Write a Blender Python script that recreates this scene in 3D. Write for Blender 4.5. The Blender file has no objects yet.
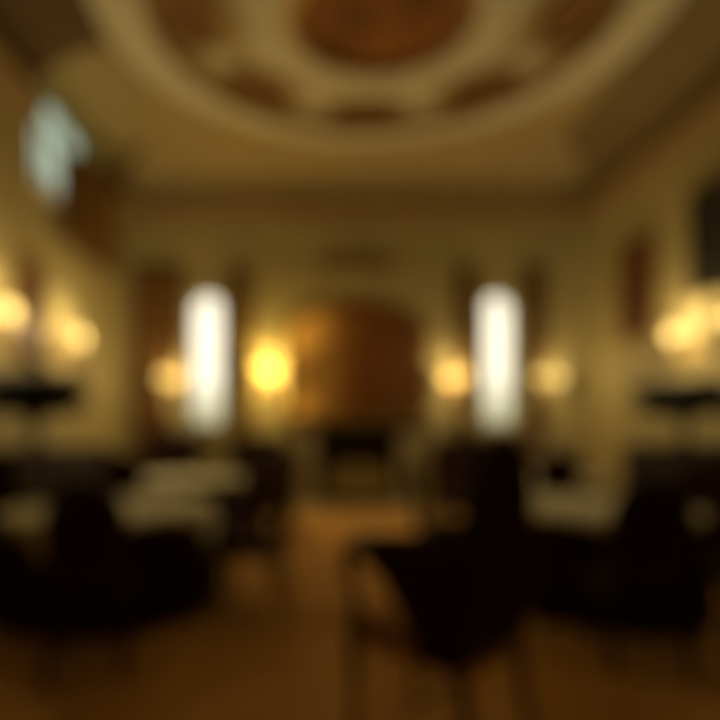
import bpy, bmesh, math, random
from mathutils import Vector, Matrix
random.seed(7)
S = bpy.context.scene
C = S.collection
PI = math.pi
# ------------------------------------------------------------------ room measures (metres)
XL, XR, YB, YF = -3.36, 4.84, 9.7, -1.6
AX = 0.74                      # room axis
HC, HT = 5.2, 5.9              # cornice, flat ceiling
CW = 0.95                      # cove width

# ------------------------------------------------------------------ materials
def mat(name, col, rough=0.6, metal=0.0, noise=0.0, scale=8.0, col2=None, emit=None, es=0.0, bump=0.0, spec=0.5, coat=0.0, trans=0.0, alpha=1.0, stretch=None):
    m = bpy.data.materials.new(name); m.use_nodes = True
    nt = m.node_tree; b = nt.nodes['Principled BSDF']
    b.inputs['Roughness'].default_value = rough
    b.inputs['Metallic'].default_value = metal
    b.inputs['Specular IOR Level'].default_value = spec
    b.inputs['Coat Weight'].default_value = coat
    b.inputs['Transmission Weight'].default_value = trans
    b.inputs['Alpha'].default_value = alpha
    c2 = col2 or tuple(max(0, c*(1-noise)) for c in col)
    tc = nt.nodes.new('ShaderNodeTexCoord'); n = nt.nodes.new('ShaderNodeTexNoise')
    n.inputs['Scale'].default_value = scale; n.inputs['Detail'].default_value = 5
    if stretch:
        mp = nt.nodes.new('ShaderNodeMapping'); mp.inputs['Scale'].default_value = stretch
        nt.links.new(tc.outputs['Object'], mp.inputs['Vector']); nt.links.new(mp.outputs[0], n.inputs['Vector'])
    else:
        nt.links.new(tc.outputs['Object'], n.inputs['Vector'])
    r = nt.nodes.new('ShaderNodeValToRGB')
    r.color_ramp.elements[0].position = 0.35; r.color_ramp.elements[1].position = 0.68
    r.color_ramp.elements[0].color = (*c2, 1); r.color_ramp.elements[1].color = (*col, 1)
    nt.links.new(n.outputs['Fac'], r.inputs['Fac']); nt.links.new(r.outputs['Color'], b.inputs['Base Color'])
    if bump:
        bp = nt.nodes.new('ShaderNodeBump'); bp.inputs['Strength'].default_value = bump; bp.inputs['Distance'].default_value = 0.01
        nt.links.new(n.outputs['Fac'], bp.inputs['Height']); nt.links.new(bp.outputs[0], b.inputs['Normal'])
    if emit:
        b.inputs['Emission Color'].default_value = (*emit, 1); b.inputs['Emission Strength'].default_value = es
    return m

M = {}
M['wall'] = mat('ochre_paint', (.47, .42, .19), .62, noise=.12, scale=2.2)
M['wall2'] = mat('ochre_panel_paint', (.50, .46, .23), .6, noise=.12, scale=3)
M['ceil'] = mat('ceiling_plaster', (.52, .43, .20), .8, noise=.12, scale=1.5)
M['stucco'] = mat('pale_stucco', (.84, .84, .62), .6, noise=.15, scale=9, bump=.3)
M['gilt'] = mat('gilded_moulding', (.40, .25, .08), .38, metal=.6, noise=.3, scale=30)
M['cornice'] = mat('cornice_plaster', (.42, .30, .13), .6, noise=.2, scale=12)
M['fresco'] = mat('brown_fresco', (.30, .16, .04), .7, col2=(.19, .09, .02), scale=5)
M['fresco_c'] = mat('orange_fresco', (.46, .18, .02), .7, col2=(.12, .05, .01), scale=1.6)
M['carpet'] = mat('brown_carpet', (.76, .45, .155), .95, noise=.22, scale=60, bump=.4, spec=.1)
M['wood'] = mat('dark_wood', (.028, .014, .007), .5, noise=.5, scale=6, stretch=(1, 1, 8), spec=.3)
M['redfab'] = mat('dark_red_upholstery', (.05, .008, .006), .85, noise=.4, scale=40, spec=.15)
M['cloth'] = mat('cream_tablecloth', (.76, .77, .60), .85, noise=.08, scale=20, spec=.2)
M['under'] = mat('dark_table_skirt', (.045, .024, .012), .9, noise=.3, scale=15, spec=.1)
M['marble'] = mat('cream_marble', (.74, .70, .48), .35, noise=.3, scale=3.5)
M['olive'] = mat('olive_brocade', (.34, .29, .12), .7, noise=.3, scale=20)
M['cove'] = mat('dark_brown_cove', (.14, .085, .035), .75, noise=.15, scale=2)  # left cove, darker brown than the right cove and the ceiling
M['cove2'] = mat('umber_cove', (.27, .20, .09), .75, noise=.15, scale=2)
M['tan'] = mat('tan_seat_fabric', (.50, .26, .09), .9, noise=.2, scale=40, spec=.1)
M['soot'] = mat('sooty_firebox', (.02, .012, .006), .9, noise=.5, scale=14)
M['brass'] = mat('aged_brass', (.50, .36, .12), .35, metal=1, noise=.3, scale=25)
M['shade'] = mat('lit_lamp_shade', (.16, .14, .07), .8, noise=.05, spec=.1, emit=(1.0, .74, .22), es=1.1)
M['shade2'] = mat('bright_lamp_shade', (.10, .08, .04), .8, noise=.05, spec=.05, emit=(1.0, .62, .10), es=1.8)
M['candle'] = mat('ivory_candle', (.8, .7, .5), .5, noise=.05)
M['frame'] = mat('white_window_paint', (.62, .58, .45), .5, noise=.08, scale=9)
M['drape'] = mat('brown_gold_drape', (.22, .12, .035), .8, noise=.3, scale=10, spec=.2, stretch=(9, 9, 1))
M['leaf'] = mat('dark_green_leaf', (.018, .022, .006), .55, noise=.5, scale=12, spec=.25)
M['urn'] = mat('dark_bronze', (.05, .03, .015), .4, metal=.5, noise=.4, scale=12)
M['brownpic'] = mat('brown_portrait_paint', (.17, .06, .015), .5, col2=(.07, .025, .008), scale=3)
M['darkpic'] = mat('dark_landscape_paint', (.022, .024, .016), .5, col2=(.008, .008, .006), scale=3)
M['petal'] = mat('cream_petals', (.85, .8, .6), .7, noise=.2, scale=30)
M['china'] = mat('white_china', (.7, .66, .52), .25, noise=.05)
gm = bpy.data.materials.new('window_glass'); gm.use_nodes = True
gb = gm.node_tree.nodes['Principled BSDF']; gb.inputs['Transmission Weight'].default_value = 1; gb.inputs['Roughness'].default_value = .02; gb.inputs['IOR'].default_value = 1.01
gb.inputs['Base Color'].default_value = (.97, .97, .93, 1); M['glass'] = gm
gg = gm.copy(); gg.name = 'blue_grey_old_glass'; gg.node_tree.nodes['Principled BSDF'].inputs['Base Color'].default_value = (.37, .44, .39, 1); M['blueglass'] = gg
# artwork over the mantel: left lamp's glow painted in, gold left to dark right
am = bpy.data.materials.new('painted_lamp_glow_art'); am.use_nodes = True
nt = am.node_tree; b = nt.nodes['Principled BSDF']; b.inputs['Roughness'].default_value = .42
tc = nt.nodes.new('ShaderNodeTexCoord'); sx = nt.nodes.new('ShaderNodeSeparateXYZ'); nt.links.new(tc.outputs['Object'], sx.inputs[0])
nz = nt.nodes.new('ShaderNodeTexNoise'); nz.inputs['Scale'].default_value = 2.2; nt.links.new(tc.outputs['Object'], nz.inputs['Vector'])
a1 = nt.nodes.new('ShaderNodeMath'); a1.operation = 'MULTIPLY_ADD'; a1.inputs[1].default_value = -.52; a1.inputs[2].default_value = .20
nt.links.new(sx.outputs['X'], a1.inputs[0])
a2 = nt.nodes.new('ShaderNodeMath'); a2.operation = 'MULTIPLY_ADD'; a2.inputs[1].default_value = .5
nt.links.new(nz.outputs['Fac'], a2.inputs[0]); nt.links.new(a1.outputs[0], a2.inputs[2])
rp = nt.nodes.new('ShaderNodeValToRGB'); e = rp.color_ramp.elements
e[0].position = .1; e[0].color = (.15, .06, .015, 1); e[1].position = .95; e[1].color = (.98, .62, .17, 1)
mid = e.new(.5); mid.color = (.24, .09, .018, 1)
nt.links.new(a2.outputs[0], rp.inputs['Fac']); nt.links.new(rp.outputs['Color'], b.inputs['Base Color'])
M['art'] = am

# ------------------------------------------------------------------ mesh helpers
def tag(o, label=None, cat=None, group=None, kind=None):
    if label: o['label'] = label
    if cat: o['category'] = cat
    if group: o['group'] = group
    if kind: o['kind'] = kind
    return o
def empty(name, loc, rz=0):
    o = bpy.data.objects.new(name, None); C.objects.link(o); o.location = loc; o.rotation_euler = (0, 0, rz); o.empty_display_size = .1
    return o
def obj(name, bm, m, parent=None, smooth=True, loc=None, bevel=0):
    bmesh.ops.recalc_face_normals(bm, faces=bm.faces)
    me = bpy.data.meshes.new(name); bm.to_mesh(me); bm.free(); me.materials.append(m)
    if smooth:
        for p in me.polygons: p.use_smooth = True
        try: me.set_sharp_from_angle(angle=math.radians(40))
        except Exception: pass
    o = bpy.data.objects.new(name, me); C.objects.link(o)
    if parent: o.parent = parent
    if loc: o.location = loc
    if bevel:
        md = o.modifiers.new('bevel', 'BEVEL'); md.width = bevel; md.segments = 2; md.limit_method = 'ANGLE'
    return o
def struct(name, bm, m, **k):
    return tag(obj(name, bm, m, **k), kind='structure')
def NB(): return bmesh.new()
def box(bm, x0, x1, y0, y1, z0, z1, mtx=None):
    vs = [bm.verts.new((x, y, z)) for z in (z0, z1) for x, y in ((x0, y0), (x1, y0), (x1, y1), (x0, y1))]
    if mtx:
        for v in vs: v.co = mtx @ v.co
    for f in ((3, 2, 1, 0), (4, 5, 6, 7), (0, 1, 5, 4), (1, 2, 6, 5), (2, 3, 7, 6), (3, 0, 4, 7)):
        bm.faces.new([vs[i] for i in f])
    return bm
def lathe(bm, prof, n=20, c=(0, 0), fold=None):
    rings = []
    for r, z in prof:
        ring = []
        for i in range(n):
            a = 2*PI*i/n; rr = max(r, .0005)
            if fold: rr = fold(a, rr, z)
            ring.append(bm.verts.new((c[0]+rr*math.cos(a), c[1]+rr*math.sin(a), z)))
        rings.append(ring)
    for a, b_ in zip(rings, rings[1:]):
        for i in range(n): bm.faces.new((a[i], a[(i+1) % n], b_[(i+1) % n], b_[i]))
    bm.faces.new(rings[0][::-1]); bm.faces.new(rings[-1])
    return bm
def tube(bm, pts, rad, n=8):
    pts = [Vector(p) for p in pts]
    rads = rad if isinstance(rad, (list, tuple)) else [rad]*len(pts)
    prev = None; rings = []
    for i, p in enumerate(pts):
        t = (pts[min(i+1, len(pts)-1)]-pts[max(i-1, 0)]).normalized()
        u = prev if prev else (Vector((0, 0, 1)) if abs(t.z) < .9 else Vector((1, 0, 0)))
        u = (u-t*u.dot(t)).normalized(); prev = u; v = t.cross(u)
        rings.append([bm.verts.new(p+(u*math.cos(2*PI*k/n)+v*math.sin(2*PI*k/n))*rads[i]) for k in range(n)])
    for a, b_ in zip(rings, rings[1:]):
        for i in range(n): bm.faces.new((a[i], a[(i+1) % n], b_[(i+1) % n], b_[i]))
    bm.faces.new(rings[0][::-1]); bm.faces.new(rings[-1])
    return bm
def prism(bm, pts, f0, f1):
    """outline pts (u,v) extruded; f0/f1 map (u,v) to 3-D for both faces"""
    A = [bm.verts.new(f0(*p)) for p in pts]; B = [bm.verts.new(f1(*p)) for p in pts]
    bm.faces.new(A[::-1]); bm.faces.new(B)
    for i in range(len(pts)):
        j = (i+1) % len(pts); bm.faces.new((A[i], A[j], B[j], B[i]))
    return bm
def band(bm, outer, inner, f0, f1):
    """ring between two outlines of equal length, extruded"""
    n = len(outer)
    L = [[bm.verts.new(f(*p)) for p in pts] for f in (f0, f1) for pts in (outer, inner)]
    oa, ia, ob, ib = L
    for i in range(n):
        j = (i+1) % n
        bm.faces.new((oa[i], oa[j], ia[j], ia[i])); bm.faces.new((ob[j], ob[i], ib[i], ib[j]))
        bm.faces.new((oa[j], oa[i], ob[i], ob[j])); bm.faces.new((ia[i], ia[j], ib[j], ib[i]))
    return bm
def arch(x0, x1, z0, zs, zt, n=14):
    """outline: rectangle x0..x1, z0..zs with an elliptic top reaching zt"""
    cx, rx = (x0+x1)/2, (x1-x0)/2
    return [(x0, z0), (x1, z0)]+[(cx+rx*math.cos(PI*i/n), zs+(zt-zs)*math.sin(PI*i/n)) for i in range(n+1)]
def copy_tree(o, parent=None):
    c = o.copy(); C.objects.link(c); c.parent = parent
    for ch in list(o.children): copy_tree(ch, c)
    return c

# ------------------------------------------------------------------ shell
struct('floor', box(NB(), XL, XR, YF, YB, -.1, 0), M['carpet'])
def wall_xz(name, y0, y1, wins):   # wall in the XZ plane with arched openings
    bm = NB(); top = HC+.9
    cuts = sorted(wins)
    x = XL-.15
    for (a, b_, z0, zs, zt) in cuts:
        box(bm, x, a, y0, y1, 0, top); x = b_
        box(bm, a, b_, y0, y1, 0, z0)
        n = 14; o = [((a+b_)/2-(b_-a)/2*math.cos(PI*i/n), zs+(zt-zs)*math.sin(PI*i/n)) for i in range(n+1)]
        prism(bm, o+[(b_, top), (a, top)], lambda u, v: (u, y0, v), lambda u, v: (u, y1, v))
    box(bm, x, XR+.15, y0, y1, 0, top)
    return struct(name, bm, M['wall'], smooth=False)
WINB = [(-2.15, -1.61, 1.38, 3.43, 3.70), (2.96, 3.50, 1.38, 3.43, 3.70)]
wall_xz('wall_back', YB, YB+.35, WINB)
struct('wall_right', box(NB(), XR, XR+.2, YF, YB, 0, HC+.9), M['wall'], smooth=False)
struct('wall_front', box(NB(), XL-.15, XR+.15, YF-.2, YF, 0, HC+.9), M['wall'], smooth=False)
# left wall with one high window near the far corner
LW = (6.72, 9.05, 4.32, 5.30, 5.86)
bm = NB(); x0, x1 = XL-.35, XL; top = HC+.9
box(bm, x0, x1, YF, LW[0], 0, top); box(bm, x0, x1, LW[1], YB, 0, top); box(bm, x0, x1, LW[0], LW[1], 0, LW[2])
n = 16
def larch(inset=0, z0=LW[2]):
    y0, y1 = LW[0]+inset, LW[1]-inset; cy, ry = (y0+y1)/2, (y1-y0)/2
    def se(a):   # flattened (superelliptic) arch
        c_, s_ = math.cos(a), math.sin(a)
        return (cy-ry*math.copysign(abs(c_)**.6, c_), LW[3]+(LW[4]-inset-LW[3])*abs(s_)**.6)
    return [se(PI*i/n) for i in range(n+1)]
prism(bm, larch()+[(LW[1], top), (LW[0], top)], lambda u, v: (x0, u, v), lambda u, v: (x1, u, v))
struct('wall_left', bm, M['wall'], smooth=False)
# ceiling: flat field and a cove all round, the cove notched over the high window
bm = NB()
box(bm, XL+CW, XR-CW, YF+CW, YB-CW, HT, HT+.12)
ND0, ND1 = LW[0]-.05, LW[1]+.05
box(bm, XL, XL+CW+.01, ND0, ND1, HT, HT+.12)
def cove(side, t):  # point of the cove section, t 0..1 from wall to flat
    a = t*PI/2; return CW*(1-math.cos(a)), HC+(HT-HC)*math.sin(a)
K = 8
def cove_run(pfun, s0, s1):
    for k in range(K):
        (d0, z0), (d1, z1) = cove(0, k/K), cove(0, (k+1)/K)
        bm.faces.new([bm.verts.new(p) for p in (pfun(s0, d0, z0), pfun(s1, d0, z0), pfun(s1, d1, z1), pfun(s0, d1, z1))])
def mit(lo, hi, s, d): return max(lo+d, min(hi-d, s))
fl = lambda s, d, z: (XL+d, mit(YF, YB, s, d), z)
cove_run(lambda s, d, z: (mit(XL, XR, s, d), YB-d, z), XL, XR)
cove_run(lambda s, d, z: (mit(XL, XR, s, d), YF+d, z), XL, XR)
for yy in (ND0, ND1):
    pr = [cove(0, k/K) for k in range(K+1)]
    bm.faces.new([bm.verts.new((XL+d, yy, z)) for d, z in pr]+[bm.verts.new((XL, yy, HT))])
struct('ceiling', bm, M['ceil'])
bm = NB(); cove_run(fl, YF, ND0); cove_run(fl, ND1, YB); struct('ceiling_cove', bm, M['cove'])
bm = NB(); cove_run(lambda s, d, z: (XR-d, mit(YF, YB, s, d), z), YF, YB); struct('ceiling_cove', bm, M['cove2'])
# baseboards, dado and cornice
for nm, b_ in (('back', (XL, XR, YB-.03, YB)), ('left', (XL, XL+.03, YF, YB-.03)), ('right', (XR-.03, XR, YF, YB-.03))):
    struct('baseboard_'+nm, box(NB(), *b_, 0, .22), M['cornice'], bevel=.008)
ti = [0]
def trim(bm, m, **k):
    ti[0] += 1; return struct('trim_%d' % ti[0], bm, m, **k)
bm = NB()
for (w, z0, z1) in ((.07, HC-.28, HC-.20), (.12, HC-.20, HC-.06), (.20, HC-.06, HC)):
    box(bm, XL, XR, YB-w, YB, z0, z1); box(bm, XR-w, XR, YF, YB-w, z0, z1)
    box(bm, XL, XL+w, YF, LW[0]-.1, z0, z1); box(bm, XL, XL+w, LW[1]+.1, YB-w, z0, z1)
trim(bm, M['cornice'], smooth=False)
# wall panels (raised mouldings) on the three visible walls
def panel(u0, u1, z0, z1, plane):
    bm = NB(); w = .05
    o = [(u0, z0), (u1, z0), (u1, z1), (u0, z1)]; i_ = [(u0+w, z0+w), (u1-w, z0+w), (u1-w, z1-w), (u0+w, z1-w)]
    f = {'B': (lambda d: (lambda u, v: (u, YB-d, v))), 'L': (lambda d: (lambda u, v: (XL+d, u, v))), 'R': (lambda d: (lambda u, v: (XR-d, u, v)))}[plane]
    band(bm, o, i_, f(0), f(.03)); trim(bm, M['wall2'], smooth=False)
for u0, u1 in ((-.72, 2.2),):
    panel(u0, u1, 3.95, 4.75, 'B')
for u0, u1 in ((-3.2, -2.75), (4.1, 4.65)):
    panel(u0, u1, 1.1, 4.75, 'B')
for u0, u1 in ((6.35, 7.55), (7.8, 9.0)):
    panel(u0, u1, 1.2, 2.4, 'R')
# ceiling ornament: pale oval band, eight brown fresco panels, lobed stucco ring, orange centre
CX, CY = AX, 6.15
def oval(rx, ry, n=64, lobes=0, amp=0): 
    return [(CX+(rx*(1+amp*math.cos(lobes*2*PI*i/n)))*math.cos(2*PI*i/n), CY+(ry*(1+amp*math.cos(lobes*2*PI*i/n)))*math.sin(2*PI*i/n)) for i in range(n)]
zf = lambda z: (lambda u, v: (u, v, z))
trim(band(NB(), oval(3.12, 2.68), oval(2.56, 2.30), zf(HT), zf(HT-.07)), M['stucco'])
trim(band(NB(), oval(2.56, 2.30), oval(2.49, 2.23), zf(HT), zf(HT-.10)), M['gilt'])
trim(prism(NB(), oval(.95, .86), zf(HT), zf(HT-.02)), M['fresco_c'])
trim(band(NB(), oval(1.03, .94), oval(.93, .84), zf(HT), zf(HT-.09)), M['gilt'])
trim(band(NB(), oval(1.58, 1.52, 64, 8, -.05), oval(1.03, .94), zf(HT), zf(HT-.06)), M['stucco'])
for k in range(8):
    a = k*PI/4; px, py = CX+2.1*math.cos(a), CY+1.95*math.sin(a)
    def ell(r1, r2, n=24):
        out = []
        for i in range(n):
            t = 2*PI*i/n; u, v = r1*math.cos(t), r2*math.sin(t)
            out.append((px+u*math.cos(a)-v*math.sin(a), py+u*math.sin(a)+v*math.cos(a)))
        return out
    trim(prism(NB(), ell(.29, .45), zf(HT), zf(HT-.02)), M['fresco'])
    trim(band(NB(), ell(.33, .49), ell(.28, .44), zf(HT), zf(HT-.06)), M['gilt'])
    a2_ = a+PI/8; qx, qy = CX+2.05*math.cos(a2_), CY+1.85*math.sin(a2_)
    bm = NB()
    for j in range(6):   # stucco leaf rosettes between the panels
        t = j*PI/3+a2_
        bmesh.ops.create_uvsphere(bm, u_segments=8, v_segments=5, radius=1, matrix=Matrix.Translation((qx+.11*math.cos(t), qy+.11*math.sin(t), HT-.015)) @ Matrix.Rotation(t, 4, 'Z') @ Matrix.Diagonal((.12, .06, .04, 1)))
    trim(bm, M['stucco'])

# ------------------------------------------------------------------ windows
def back_window(i, w):
    x0, x1, z0, zs, zt = w
    r = empty('window_%d' % i, ((x0+x1)/2, YB, z0)); r['kind'] = 'structure'
    cx = (x0+x1)/2; h0, hs, ht = 0, zs-z0, zt-z0; W = (x1-x0)/2
    bm = NB()
    band(bm, arch(-W, W, h0, hs, ht), arch(-W+.03, W-.03, h0+.04, hs, ht-.03), lambda u, v: (u, .13, v), lambda u, v: (u, .18, v))
    obj('window_frame', bm, M['frame'], r, smooth=False)
    bm = NB(); box(bm, -.01, .01, .14, .17, .04, ht-.04)
    for z in (.62, 1.25, 1.88): box(bm, -W+.03, W-.03, .14, .17, z-.009, z+.009)
    obj('glazing_bar', bm, M['frame'], r, smooth=False)
    obj('pane', prism(NB(), arch(-W+.02, W-.02, h0+.03, hs, ht-.02), lambda u, v: (u, .150, v), lambda u, v: (u, .156, v)), M['glass'], r, smooth=False)
    obj('window_sill', box(NB(), -W-.08, W+.08, -.08, .16, -.06, 0), M['frame'], r, bevel=.01)
    bm = NB(); band(bm, arch(-W-.1, W+.1, -.02, hs, ht+.1), arch(-W, W, -.01, hs, ht), lambda u, v: (u, -.035, v), lambda u, v: (u, 0, v))
    obj('architrave', bm, M['wall2'], r, smooth=False)
for i, w in enumerate(WINB): back_window(i+1, w)
r = empty('window_3', (XL, (LW[0]+LW[1])/2, LW[2])); r['kind'] = 'structure'
off = Vector(r.location)
def loc3(x): return lambda u, v: tuple(Vector((x, u, v))-off)
o_ = [(LW[0], LW[2])]+larch()+[(LW[1], LW[2])]
i_ = [(LW[0]+.07, LW[2]+.07)]+larch(.07)+[(LW[1]-.07, LW[2]+.07)]
obj('window_frame', band(NB(), o_, i_, loc3(XL-.2), loc3(XL-.13)), M['frame'], r, smooth=False)
bm = NB()
for yy in (7.25, 7.85, 8.45): prism(bm, [(yy-.02, LW[2]), (yy+.02, LW[2]), (yy+.02, LW[4]-.02), (yy-.02, LW[4]-.02)], loc3(XL-.19), loc3(XL-.15))
for zz in (4.6, 5.25): prism(bm, [(LW[0], zz-.02), (LW[1], zz-.02), (LW[1], zz+.02), (LW[0], zz+.02)], loc3(XL-.19), loc3(XL-.15))
obj('glazing_bar', bm, M['frame'], r, smooth=False)
obj('pane', prism(NB(), [(LW[0]+.03, LW[2]+.03)]+larch(.03)+[(LW[1]-.03, LW[2]+.03)], loc3(XL-.172), loc3(XL-.166)), M['blueglass'], r, smooth=False)
obj('window_sill', box(NB(), -.2, .07, -1.22, 1.22, -.06, 0), M['frame'], r, bevel=.01)

# ------------------------------------------------------------------ drapes
def drape(loc, w, h, label, n=40, tie=.45, flip=1):
    """hanging folded cloth, gathered by a tieback, thickness by solidify"""
    bm = NB(); rows = 18; V = []
    for j in range(rows+1):
        t = j/rows; z = h*(1-t)
        g = 1-.38*math.exp(-((t-tie*1.3)/.16)**2)
        V.append([bm.verts.new((flip*(i/n*w*g), -.05-.035*math.sin(i/n*2*PI*6)*(.6+.4*t), z)) for i in range(n+1)])
    for a, b_ in zip(V, V[1:]):
        for i in range(n): bm.faces.new((a[i], a[i+1], b_[i+1], b_[i]))
    r = empty('curtain', loc)
    o = obj('drape', bm, M['drape'], r); md = o.modifiers.new('thick', 'SOLIDIFY'); md.thickness = .008
    zt = h*(1-tie*1.3)
    obj('tieback', box(NB(), min(0, flip*w*.64), max(0, flip*w*.64), -.1, -.0, zt-.03, zt+.03), M['gilt'], r, bevel=.01)
    tag(r, label, 'curtain', 'brown drapes beside the far windows')
    return r
drape((-3.12, YB-.02, .24), .86, 3.9, 'brown drape hanging left of the left bright far window, by the corner')
drape((-1.10, YB-.02, .24), .34, 3.9, 'brown drape hanging right of the left bright far window, towards the fireplace', flip=-1)
drape((2.44, YB-.02, .24), .34, 3.9, 'brown drape hanging left of the right bright far window, towards the fireplace')
drape((3.98, YB-.02, .24), .38, 3.9, 'brown drape hanging right of the right bright far window, by the corner', flip=-1)
# swagged drape over the far lower half of the high left window
bm = NB(); n1, n2 = 26, 20; V = []
for j in range(n2+1):
    t = j/n2; row = []
    for i in range(n1+1):
        s = i/n1
        ztop = 4.9+.58*s; y = 7.12+(9.1-7.12)*s
        z = ztop*(1-t)+3.8*t
        y += .10*(t)*(1-s)
        row.append(bm.verts.new((XL+.10+.035*math.sin(s*2*PI*9+t*1.2), y, z)))
    V.append(row)
for a, b_ in zip(V, V[1:]):
    for i in range(n1): bm.faces.new((a[i], a[i+1], b_[i+1], b_[i]))
o = tag(obj('swag_curtain', bm, M['drape']), 'brown curtain drawn slantwise across the high window of the left wall', 'curtain')
md = o.modifiers.new('thick', 'SOLIDIFY'); md.thickness = .01
obj('curtain_rod', tube(NB(), [(XL+.10, 7.05, 4.9), (XL+.10, 9.12, 5.49)], .022), M['gilt'], o)

# ------------------------------------------------------------------ fireplace and the picture above
r = empty('fireplace', (AX, YB, 0))
tag(r, 'fireplace with two pale stone jambs around a dark opening on the far wall', 'fireplace')
for s in (-1, 1):
    bm = NB(); box(bm, s*.88-.22, s*.88+.22, -.36, 0, 0, .16); box(bm, s*.88-.18, s*.88+.18, -.32, 0, .16, 1.22); box(bm, s*.88-.22, s*.88+.22, -.36, 0, 1.22, 1.32)
    obj('jamb', bm, M['marble'], r, bevel=.012)
obj('lintel', box(NB(), -.66, .66, -.28, 0, 1.02, 1.32), M['wood'], r, bevel=.01)
bm = NB(); box(bm, -1.2, 1.2, -.42, 0, 1.32, 1.40); box(bm, -1.14, 1.14, -.38, 0, 1.27, 1.32)
obj('mantel_shelf', bm, M['wood'], r, bevel=.01)
obj('hearth', box(NB(), -1.25, 1.25, -.75, -.0, 0, .05), M['marble'], r, bevel=.01)
obj('firebox', box(NB(), -.70, .70, -.06, -.035, .05, 1.02), M['soot'], r)
r = empty('fire_screen', (AX, YB-.55, .05))
tag(r, 'low brass-framed olive fire screen standing on the hearth between the pale jambs', 'fire screen')
bm = NB(); tube(bm, [(-.5, 0, .03), (-.5, 0, .6), (-.3, 0, .68), (0, 0, .72), (.3, 0, .68), (.5, 0, .6), (.5, 0, .03), (-.5, 0, .03)], .014)
obj('frame', bm, M['brass'], r)
obj('panel', prism(NB(), [(-.49, .14), (.49, .14), (.49, .6), (.3, .67), (0, .71), (-.3, .67), (-.49, .6)], lambda u, v: (u, -.006, v), lambda u, v: (u, .006, v)), M['olive'], r, smooth=False)
for s in (-1, 1): obj('foot', box(NB(), s*.42-.02, s*.42+.02, -.12, .12, 0, .03), M['brass'], r, bevel=.005)

def framed(name, outline, inner, mp, art, label, cat, thick=.06, fm='gilt'):
    r = empty(name, mp(0, 0, 0))
    off = Vector(r.location)
    f = lambda d: (lambda u, v: tuple(Vector(mp(u, d, v))-off))
    obj('frame', band(NB(), outline, inner, f(0), f(thick)), M[fm], r, smooth=False, bevel=.008)
    obj('canvas', prism(NB(), inner, f(.004), f(thick*.4)), M[art], r, smooth=False)
    return tag(r, label, cat)
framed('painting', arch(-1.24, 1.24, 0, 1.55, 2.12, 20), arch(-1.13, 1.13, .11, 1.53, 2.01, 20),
       lambda u, d, v: (AX+u, YB-.001-d, 1.44+v), 'art', 'large arched red-brown painting above the fireplace, with lamp glow painted gold at its left', 'painting', .05, 'gilt')
sq = lambda w, h: [(-w, 0), (w, 0), (w, h), (-w, h)]
def sqi(w, h, b_): return [(-w+b_, b_), (w-b_, b_), (w-b_, h-b_), (-w+b_, h-b_)]
framed('painting', sq(.46, 1.55), sqi(.46, 1.55, .08), lambda u, d, v: (XR-.001-d, 8.35+u, 2.65+v), 'brownpic', 'narrow upright brown painting on the right wall near the far corner', 'painting')
framed('painting', sq(.52, 1.35), sqi(.52, 1.35, .07), lambda u, d, v: (XR-.001-d, 6.62+u, 3.0+v), 'darkpic', 'nearly black painting high on the right wall at the picture edge', 'painting', fm='urn')
framed('painting', sq(.30, 1.15), sqi(.30, 1.15, .06), lambda u, d, v: (XL+.001+d, 6.58+u, 2.15+v), 'brownpic', 'narrow dark painting on the left wall between two lit wall lamps', 'painting')
# gilded crest above the arched painting
bm = NB()
for k in range(-4, 5):
    bmesh.ops.create_uvsphere(bm, u_segments=10, v_segments=6, radius=1, matrix=Matrix.Translation((AX+k*.15, YB-.03, 4.25-abs(k)*.02)) @ Matrix.Rotation(k*.3, 4, 'Y') @ Matrix.Diagonal((.06, .03, .17, 1)))
trim(bm, M['fresco'])

# ------------------------------------------------------------------ wall lamps
def make_sconce(m='shade'):
    r = empty('wall_lamp', (0, 0, 0))
    bm = NB(); lathe(bm, [(.02, -.24), (.055, -.2), (.07, -.1), (.05, 0), (.075, .12), (.04, .22), (.01, .28)], 14)
    for v in bm.verts: v.co.y = v.co.y*.35
    obj('backplate', bm, M['brass'], r)
    for s in (-1, 1):
        a = obj('arm', tube(NB(), [(0, -.02, -.08), (s*.06, -.08, -.14), (s*.13, -.13, -.12), (s*.16, -.15, -.04), (s*.16, -.15, .0)], .009), M['brass'], r)
        obj('candle', lathe(NB(), [(.03, -.01), (.034, .01), (.014, .02), (.012, .1)], 12, (s*.16, -.15)), M['candle'], a)
        obj('lamp_shade', lathe(NB(), [(.09, .07), (.088, .1), (.05, .24), (.046, .24)], 18, (s*.16, -.15)), M[m], r)
    return r
proto = make_sconce(); proto2 = None
def place(loc, rz, power, label, bright=False, warm=(1, .70, .35), first=[True]):
    global proto2
    if bright:
        if proto2 is None: proto2 = make_sconce('shade2'); o = proto2; o.scale = (1.2, 1.2, 1.2)
        else: o = copy_tree(proto2)
    elif first[0]: o = proto; first[0] = False
    else: o = copy_tree(proto)
    o.location = loc; o.rotation_euler = (0, 0, rz)
    tag(o, label, 'wall lamp', 'twin-shade wall lamps')
    L = bpy.data.lights.new('lamp_glow', 'POINT'); L.energy = power; L.color = warm; L.shadow_soft_size = .06
    lo = bpy.data.objects.new('lamp_glow', L); C.objects.link(lo)
    d = Vector((0, -.3, .17)); d.rotate(Matrix.Rotation(rz, 3, 'Z')); lo.location = Vector(loc)+d
    return o
LP = []
Z1, Z2 = 2.43, 2.06
P = 28
place((XL+.03, 7.45, Z1), PI/2, P, 'lit wall lamp on the left wall, second from the picture edge')
place((XL+.03, 5.72, Z1), PI/2, P, 'lit wall lamp on the left wall at the picture edge')
place((XR-.03, 7.12, Z1), -PI/2, P, 'lit wall lamp on the right wall beneath the dark painting, the farther one')
place((XR-.03, 6.1, Z1), -PI/2, P*.8, 'lit wall lamp on the right wall at the picture edge')
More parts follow.
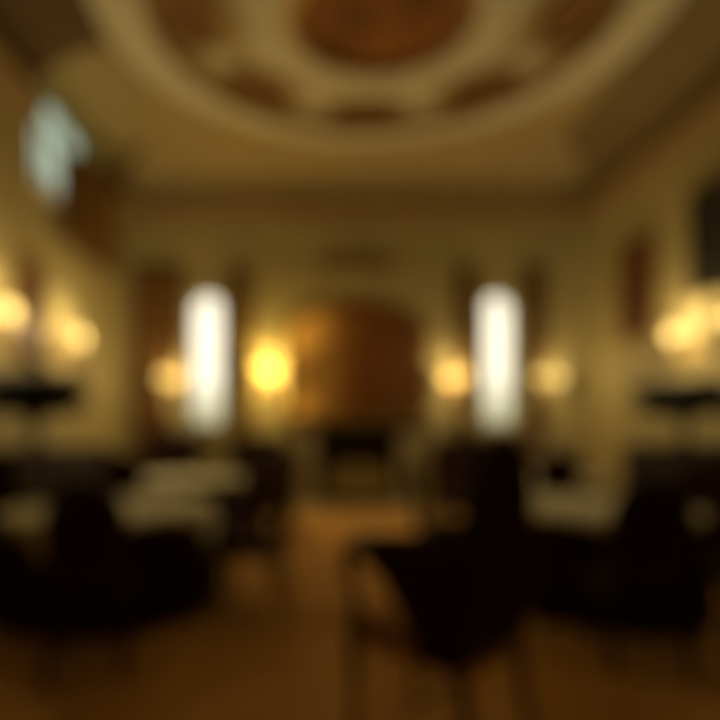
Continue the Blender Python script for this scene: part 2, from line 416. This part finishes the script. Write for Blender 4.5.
place((-2.49+.08, YB-.03, Z2), 0, P*.45, 'lit wall lamp left of the left bright window on the far wall')
place((-.76, YB-.03, Z2+.1), 0, P*1.9, 'brightest yellow wall lamp, between the left bright window and the arched painting', bright=True, warm=(1, .64, .20))
place((2.40, YB-.03, Z2), 0, P*.8, 'lit wall lamp between the arched painting and the right bright window')
place((4.0, YB-.03, Z2), 0, P*.45, 'lit wall lamp right of the right bright window on the far wall')

# ------------------------------------------------------------------ sideboards with fern urns
def sideboard(loc, rz, L, D, H, label, n=3):
    r = empty('sideboard', loc, rz); tag(r, label, 'sideboard')
    obj('carcass', box(NB(), -L/2, L/2, -D/2, D/2, .1, H-.05), M['wood'], r, bevel=.01)
    obj('top', box(NB(), -L/2-.03, L/2+.03, -D/2-.03, D/2+.0, H-.05, H), M['wood'], r, bevel=.01)
    for k in range(n):
        x0 = -L/2+k*L/n+.02; x1 = -L/2+(k+1)*L/n-.02
        d = obj('door', box(NB(), x0, x1, -D/2-.025, -D/2, .14, H-.36), M['wood'], r, bevel=.008)
        obj('knob', lathe(NB(), [(.012, 0), (.02, .02), (.008, .035)], 10), M['brass'], d, loc=(x1-.06, -D/2-.03, H*.5))
        d = obj('drawer', box(NB(), x0, x1, -D/2-.025, -D/2, H-.33, H-.08), M['wood'], r, bevel=.008)
        obj('knob', lathe(NB(), [(.012, 0), (.02, .02), (.008, .035)], 10), M['brass'], d, loc=((x0+x1)/2, -D/2-.035, H-.22))
    for sx in (-1, 1):
        for sy in (-1, 1):
            obj('leg', box(NB(), sx*(L/2-.06)-.04, sx*(L/2-.06)+.04, sy*(D/2-.06)-.04, sy*(D/2-.06)+.04, 0, .1), M['wood'], r, bevel=.005)
    return r
sideboard((-2.93, 5.65, 0), PI/2, 1.9, .78, 1.15, 'dark wooden sideboard along the left wall under a dark fern')
sideboard((4.38, 6.35, 0), -PI/2, 1.7, .80, 1.15, 'dark wooden sideboard along the right wall under a dark fern')
def fern(loc, label, W=.58, spike=0):
    r = empty('potted_fern', loc); tag(r, label, 'fern')
    obj('urn', lathe(NB(), [(.09, 0), (.10, .03), (.035, .08), (.03, .2), (.07, .27), (.13, .36), (.15, .46), (.13, .47), (.02, .46)], 20), M['urn'], r)
    bm = NB()
    for k in range(480):
        a = random.uniform(0, 2*PI); R = W*random.uniform(.5, 1.0); up = random.uniform(.06, .45)
        pts = []
        for i in range(9):
            t = i/8; rr = R*t
            z = .47+up*math.sin(min(t*1.5, 1.5))*1.0-(.20*t*t if up < .5 else 0)
            pts.append(Vector((rr*math.cos(a), rr*math.sin(a), z)))
        side = Vector((-math.sin(a), math.cos(a), 0))
        for i in range(8):
            w0 = .12*math.sin(PI*(i/8)*.9+.15); p, q = pts[i], pts[i+1]
            for s in (-1, 1):
                d = Vector((0, 0, -.02))
                vs = [bm.verts.new(x) for x in (p, p*.5+q*.5, q*.6+p*.4+side*s*w0+d, p*.8+q*.2+side*s*w0*.9+d)]
                bm.faces.new(vs)
    obj('foliage', bm, M['leaf'], r, smooth=False)
    if spike:
        bm = NB()
        for k in range(spike):
            a = k*2.4; q = .05+.02*k
            tube(bm, [(0, 0, .46), (q*.3*math.cos(a), q*.3*math.sin(a), .8), (q*math.cos(a), q*math.sin(a), 1.05+.05*(k % 4))], [.012, .016, .003], 6)
        obj('reed', bm, M['leaf'], r)
    return r
sideboard((-2.32, 9.2, 0), 0, .85, .4, 1.28, 'small dark cabinet below the left bright window on the far wall', 2)
sideboard((-.93, 9.2, 0), 0, .82, .4, 1.22, 'small dark cabinet immediately left of the fireplace', 2)
sideboard((2.44, 9.2, 0), 0, .82, .4, 1.22, 'small dark cabinet immediately right of the fireplace', 2)
fern((-2.74, 5.5, 1.15), 'dark spreading fern in an urn on the left sideboard', .56, 9)
fern((4.2, 6.35, 1.15), 'dark spreading fern in an urn on the right sideboard', .60, 0)

# ------------------------------------------------------------------ tables
def table(loc, R_, label, cl, rz=0.3):
    r = empty('round_table', loc); tag(r, label, 'table', 'round dining tables')
    obj('tabletop', lathe(NB(), [(R_-.02, .71), (R_, .72), (R_, .735), (R_-.02, .745)], 48), M['wood'], r)
    obj('pedestal', lathe(NB(), [(.28, 0), (.25, .04), (.07, .12), (.06, .5), (.12, .62), (.2, .71)], 20), M['wood'], r)
    def fold(a, rr, z):
        t = max(0, (.74-z)/.74); return rr+.035*t*math.sin(a*18)+.02*t
    sk = obj('table_skirt', lathe(NB(), [(R_+.004, .735), (R_+.012, .70), (R_+.02, .5), (R_+.03, .25), (R_+.035, .01)], 144, fold=fold), M['under'], r)
    # pale square overcloth with hanging corners
    bm = NB(); n = 30; half = R_*1.06; V = []
    for j in range(n+1):
        row = []
        for i in range(n+1):
            u, v = (i/n*2-1)*half, (j/n*2-1)*half; d = math.hypot(u, v); a = math.atan2(v, u)
            if d > R_+.02:
                ex = d-R_-.02; rr = R_+.05+.02*math.sin(a*10)*min(1, ex*6); z = .752-ex
                u, v = rr*math.cos(a), rr*math.sin(a)
            else: z = .752
            row.append(bm.verts.new((u, v, z)))
        V.append(row)
    for a, b_ in zip(V, V[1:]):
        for i in range(n): bm.faces.new((a[i], a[i+1], b_[i+1], b_[i]))
    o = obj('tablecloth', bm, M['cloth']); o.location = loc; o.rotation_euler = (0, 0, rz)
    md = o.modifiers.new('thick', 'SOLIDIFY'); md.thickness = .004
    tag(o, cl, 'tablecloth', 'cream square tablecloths')
TB = [((-1.6, 4.42, 0), .76, 'round table with dark skirt at the near left', 'cream cloth on the near left round table'),
      ((2.2, 4.5, 0), .76, 'round table with dark skirt at the near right', 'cream cloth on the near right round table'),
      ((-1.55, 6.9, 0), .68, 'round table with dark skirt at the far left, before the far window', 'cream cloth on the far left round table'),
      ((2.80, 6.95, 0), .68, 'round table with dark skirt at the far right, before the far window', 'cream cloth on the far right round table')]
for i, t in enumerate(TB): table(*t, rz=(.70, .86, .6, .2)[i])
# flower vase on far right table
r = empty('flower_vase', (2.88, 6.65, .758)); tag(r, 'vase of cream flowers on the far right round table', 'vase')
obj('vase', lathe(NB(), [(.04, 0), (.07, .03), (.075, .09), (.035, .15), (.05, .18), (.045, .18)], 18), M['china'], r)
bm = NB()
for k in range(60):
    a = random.uniform(0, 6.28); q = random.uniform(0, .2)
    bmesh.ops.create_uvsphere(bm, u_segments=8, v_segments=6, radius=random.uniform(.035, .055), matrix=Matrix.Translation((q*math.cos(a), q*math.sin(a), .30+.12*math.cos(q*7)+random.uniform(-.04, .04))))
obj('blossoms', bm, M['petal'], r)
bm = NB()
for k in range(8):
    a = k*.785; tube(bm, [(0, 0, .1), (.03*math.cos(a), .03*math.sin(a), .2), (.08*math.cos(a), .08*math.sin(a), .28)], .004, 5)
obj('stems', bm, M['leaf'], r)

# ------------------------------------------------------------------ chairs (local: faces +Y, origin on the floor)
def make_chair(arms=False, H=1.06, W=.50, D=.48, name='dining_chair', k=.16, top=.13, seat='redfab'):
    r = empty(name, (0, 0, 0)); w, d = W/2, D/2; sh = .46
    bm = NB(); box(bm, -w, w, -d, d, sh-.055, sh)
    obj('seat_rail', bm, M['tan' if seat == 'tan' else 'wood'], r, bevel=.012)
    bm = NB(); box(bm, -w+.02, w-.02, -d+.03, d-.01, sh, sh+.055)
    obj('seat', bm, M[seat], r, bevel=.025)
    for sx in (-1, 1):
        obj('leg', tube(NB(), [(sx*(w-.03), d-.03, sh-.02), (sx*(w-.025), d-.02, .28), (sx*(w-.03), d-.03, .1), (sx*(w-.02), d-.01, 0)], [.03, .028, .017, .02]), M['wood'], r)
        obj('leg', tube(NB(), [(sx*(w-.03), -d+.03, sh-.02), (sx*(w-.03), -d+.0, .22), (sx*(w-.02), -d-.06, 0)], [.027, .024, .019]), M['wood'], r)
    # back frame: arched outline, leaning back
    lean = lambda z: -d+.02-(z-sh)*k
    o = arch(-w+.01, w-.01, 0, H-sh-top, H-sh, 14); i_ = arch(-w+.07, w-.07, .12, H-sh-top-.02, H-sh-.07, 14)
    obj('back_frame', band(NB(), o, i_, lambda u, v: (u, lean(sh+v)-.02, sh+v), lambda u, v: (u, lean(sh+v)+.025, sh+v)), M['wood'], r, smooth=False, bevel=.008)
    obj('backrest', prism(NB(), arch(-w+.06, w-.06, .11, H-sh-top-.02, H-sh-.06, 14), lambda u, v: (u, lean(sh+v)-.03, sh+v), lambda u, v: (u, lean(sh+v)+.04, sh+v)), M['redfab'], r, bevel=.02)
    obj('stretcher', tube(NB(), [(-w+.03, 0, .17), (w-.03, 0, .17)], .012), M['wood'], r)
    if arms:
        for sx in (-1, 1):
            a = obj('armrest', tube(NB(), [(sx*(w-.01), lean(.88), .88), (sx*(w+.01), -.05, .895), (sx*(w+.02), d-.12, .865), (sx*(w+.02), d-.03, .80), (sx*(w+.015), d-.0, .71)], [.03, .042, .05, .042, .024]), M['wood'], r)
            obj('arm_post', tube(NB(), [(sx*(w+.01), d-.02, .73), (sx*(w+.0), d-.06, .62), (sx*(w-.01), d-.03, sh-.04)], [.028, .022, .028]), M['wood'], a)
            x_ = sx*(w+.005)
            obj('arm_panel', prism(NB(), [(-d+.02, .44), (-d+.02, .87), (-.05, .88), (d-.10, .85), (d-.13, .79), (.08, .73), (-.02, .62), (-.10, .50), (-.13, .44)], lambda u, v: (x_-.025, u, v), lambda u, v: (x_+.025, u, v)), M['redfab'], a, bevel=.01)
    return r
# large high-backed armchair in the foreground, turned towards the far left
ac = make_chair(True, 1.36, .50, .62, 'armchair', .06, .34, 'tan')
next(c for c in ac.children if c.name.startswith('seat') and not c.name.startswith('seat_rail'))['label'] = 'tan fabric seat'
ac.location = (.545, 2.53, 0); ac.rotation_euler = (0, 0, math.radians(42))
tag(ac, 'large dark high-backed armchair nearest the viewer, seen from behind, right of the aisle', 'armchair')
ch = make_chair(H=1.10, W=.43, D=.46, top=.24)
first = True
def facing(x, y, tx, ty): return math.atan2(ty-y, tx-x)-PI/2
CH = [(-1.30, 3.28, 0, 'dark red-backed chair with its back to the viewer, in front of the near left table'),
      (-.48, 4.3, 0, 'dark chair on the aisle side of the near left table'),
      (-2.66, 4.12, 0, 'dark chair between the near left table and the left sideboard'),
      (-1.9, 5.5, 0, 'dark chair behind the near left table, left of centre'),
      (-.74, 5.25, 0, 'dark chair behind the near left table, nearer the aisle'),
      (1.93, 3.36, 1, 'dark red-backed chair with its back to the viewer, in front of the near right table'),
      (2.72, 3.50, 1, 'dark chair in front of the near right table, the one further right'),
      (1.10, 4.6, 1, 'dark chair on the aisle side of the near right table'),
      (3.27, 5.0, 1, 'dark chair between the near right table and the right sideboard'),
      (2.5, 5.62, 1, 'dark chair behind the near right table'),
      (-.50, 6.65, 2, 'dark chair on the aisle side of the far left table'),
      (-.66, 7.6, 2, 'dark chair behind the far left table, nearer the fireplace'),
      (-2.1, 7.75, 2, 'dark chair behind the far left table, in front of the left bright window'),
      (-2.52, 7.35, 2, 'dark chair on the wall side of the far left table'),
      (1.76, 6.85, 3, 'dark chair on the aisle side of the far right table'),
      (2.05, 7.8, 3, 'dark chair behind the far right table, nearer the fireplace'),
      (3.45, 7.8, 3, 'dark chair behind the far right table, below the right bright window'),
      ]
for i, (x, y, t, lab) in enumerate(CH):
    o = ch if i == 0 else copy_tree(ch)
    o.location = (x, y, 0); o.rotation_euler = (0, 0, facing(x, y, TB[t][0][0], TB[t][0][1]))
    tag(o, lab, 'chair', 'dark red-backed dining chairs')

# ------------------------------------------------------------------ daylight
w = bpy.data.worlds.new('daylight'); S.world = w; w.use_nodes = True
nt = w.node_tree; bg = nt.nodes['Background']
tc = nt.nodes.new('ShaderNodeTexCoord'); sp = nt.nodes.new('ShaderNodeSeparateXYZ'); nt.links.new(tc.outputs['Generated'], sp.inputs[0])
rp = nt.nodes.new('ShaderNodeValToRGB'); nt.links.new(sp.outputs['Z'], rp.inputs['Fac'])
e = rp.color_ramp.elements; e[0].position = 0.0; e[0].color = (.25, .26, .14, 1); e[1].position = .5; e[1].color = (.62, .66, .58, 1)
m1 = e.new(.085); m1.color = (1.0, .93, .74, 1); m2 = e.new(.28); m2.color = (1.0, .93, .76, 1)
nt.links.new(rp.outputs['Color'], bg.inputs['Color']); bg.inputs['Strength'].default_value = 1.8

# ------------------------------------------------------------------ camera
cd = bpy.data.cameras.new('camera'); cam = bpy.data.objects.new('camera', cd); C.objects.link(cam); S.camera = cam
cam.location = (0, 0, 1.39); cam.rotation_euler = (PI/2, 0, 0)
cd.sensor_width = 36; cd.lens = 28; cd.shift_x = 46/720; cd.shift_y = 65/720; cd.clip_start = .02
cd.dof.use_dof = DOF = True
cd.dof.focus_distance = .30; cd.dof.aperture_fstop = 1.4; cd.dof.aperture_blades = 0
S.view_settings.view_transform = 'Standard'; S.view_settings.look = 'None'; S.view_settings.gamma = 1; S.view_settings.exposure = 0
S.cycles.use_denoising = True
S.cycles.max_bounces = 8; S.cycles.sample_clamp_indirect = 4
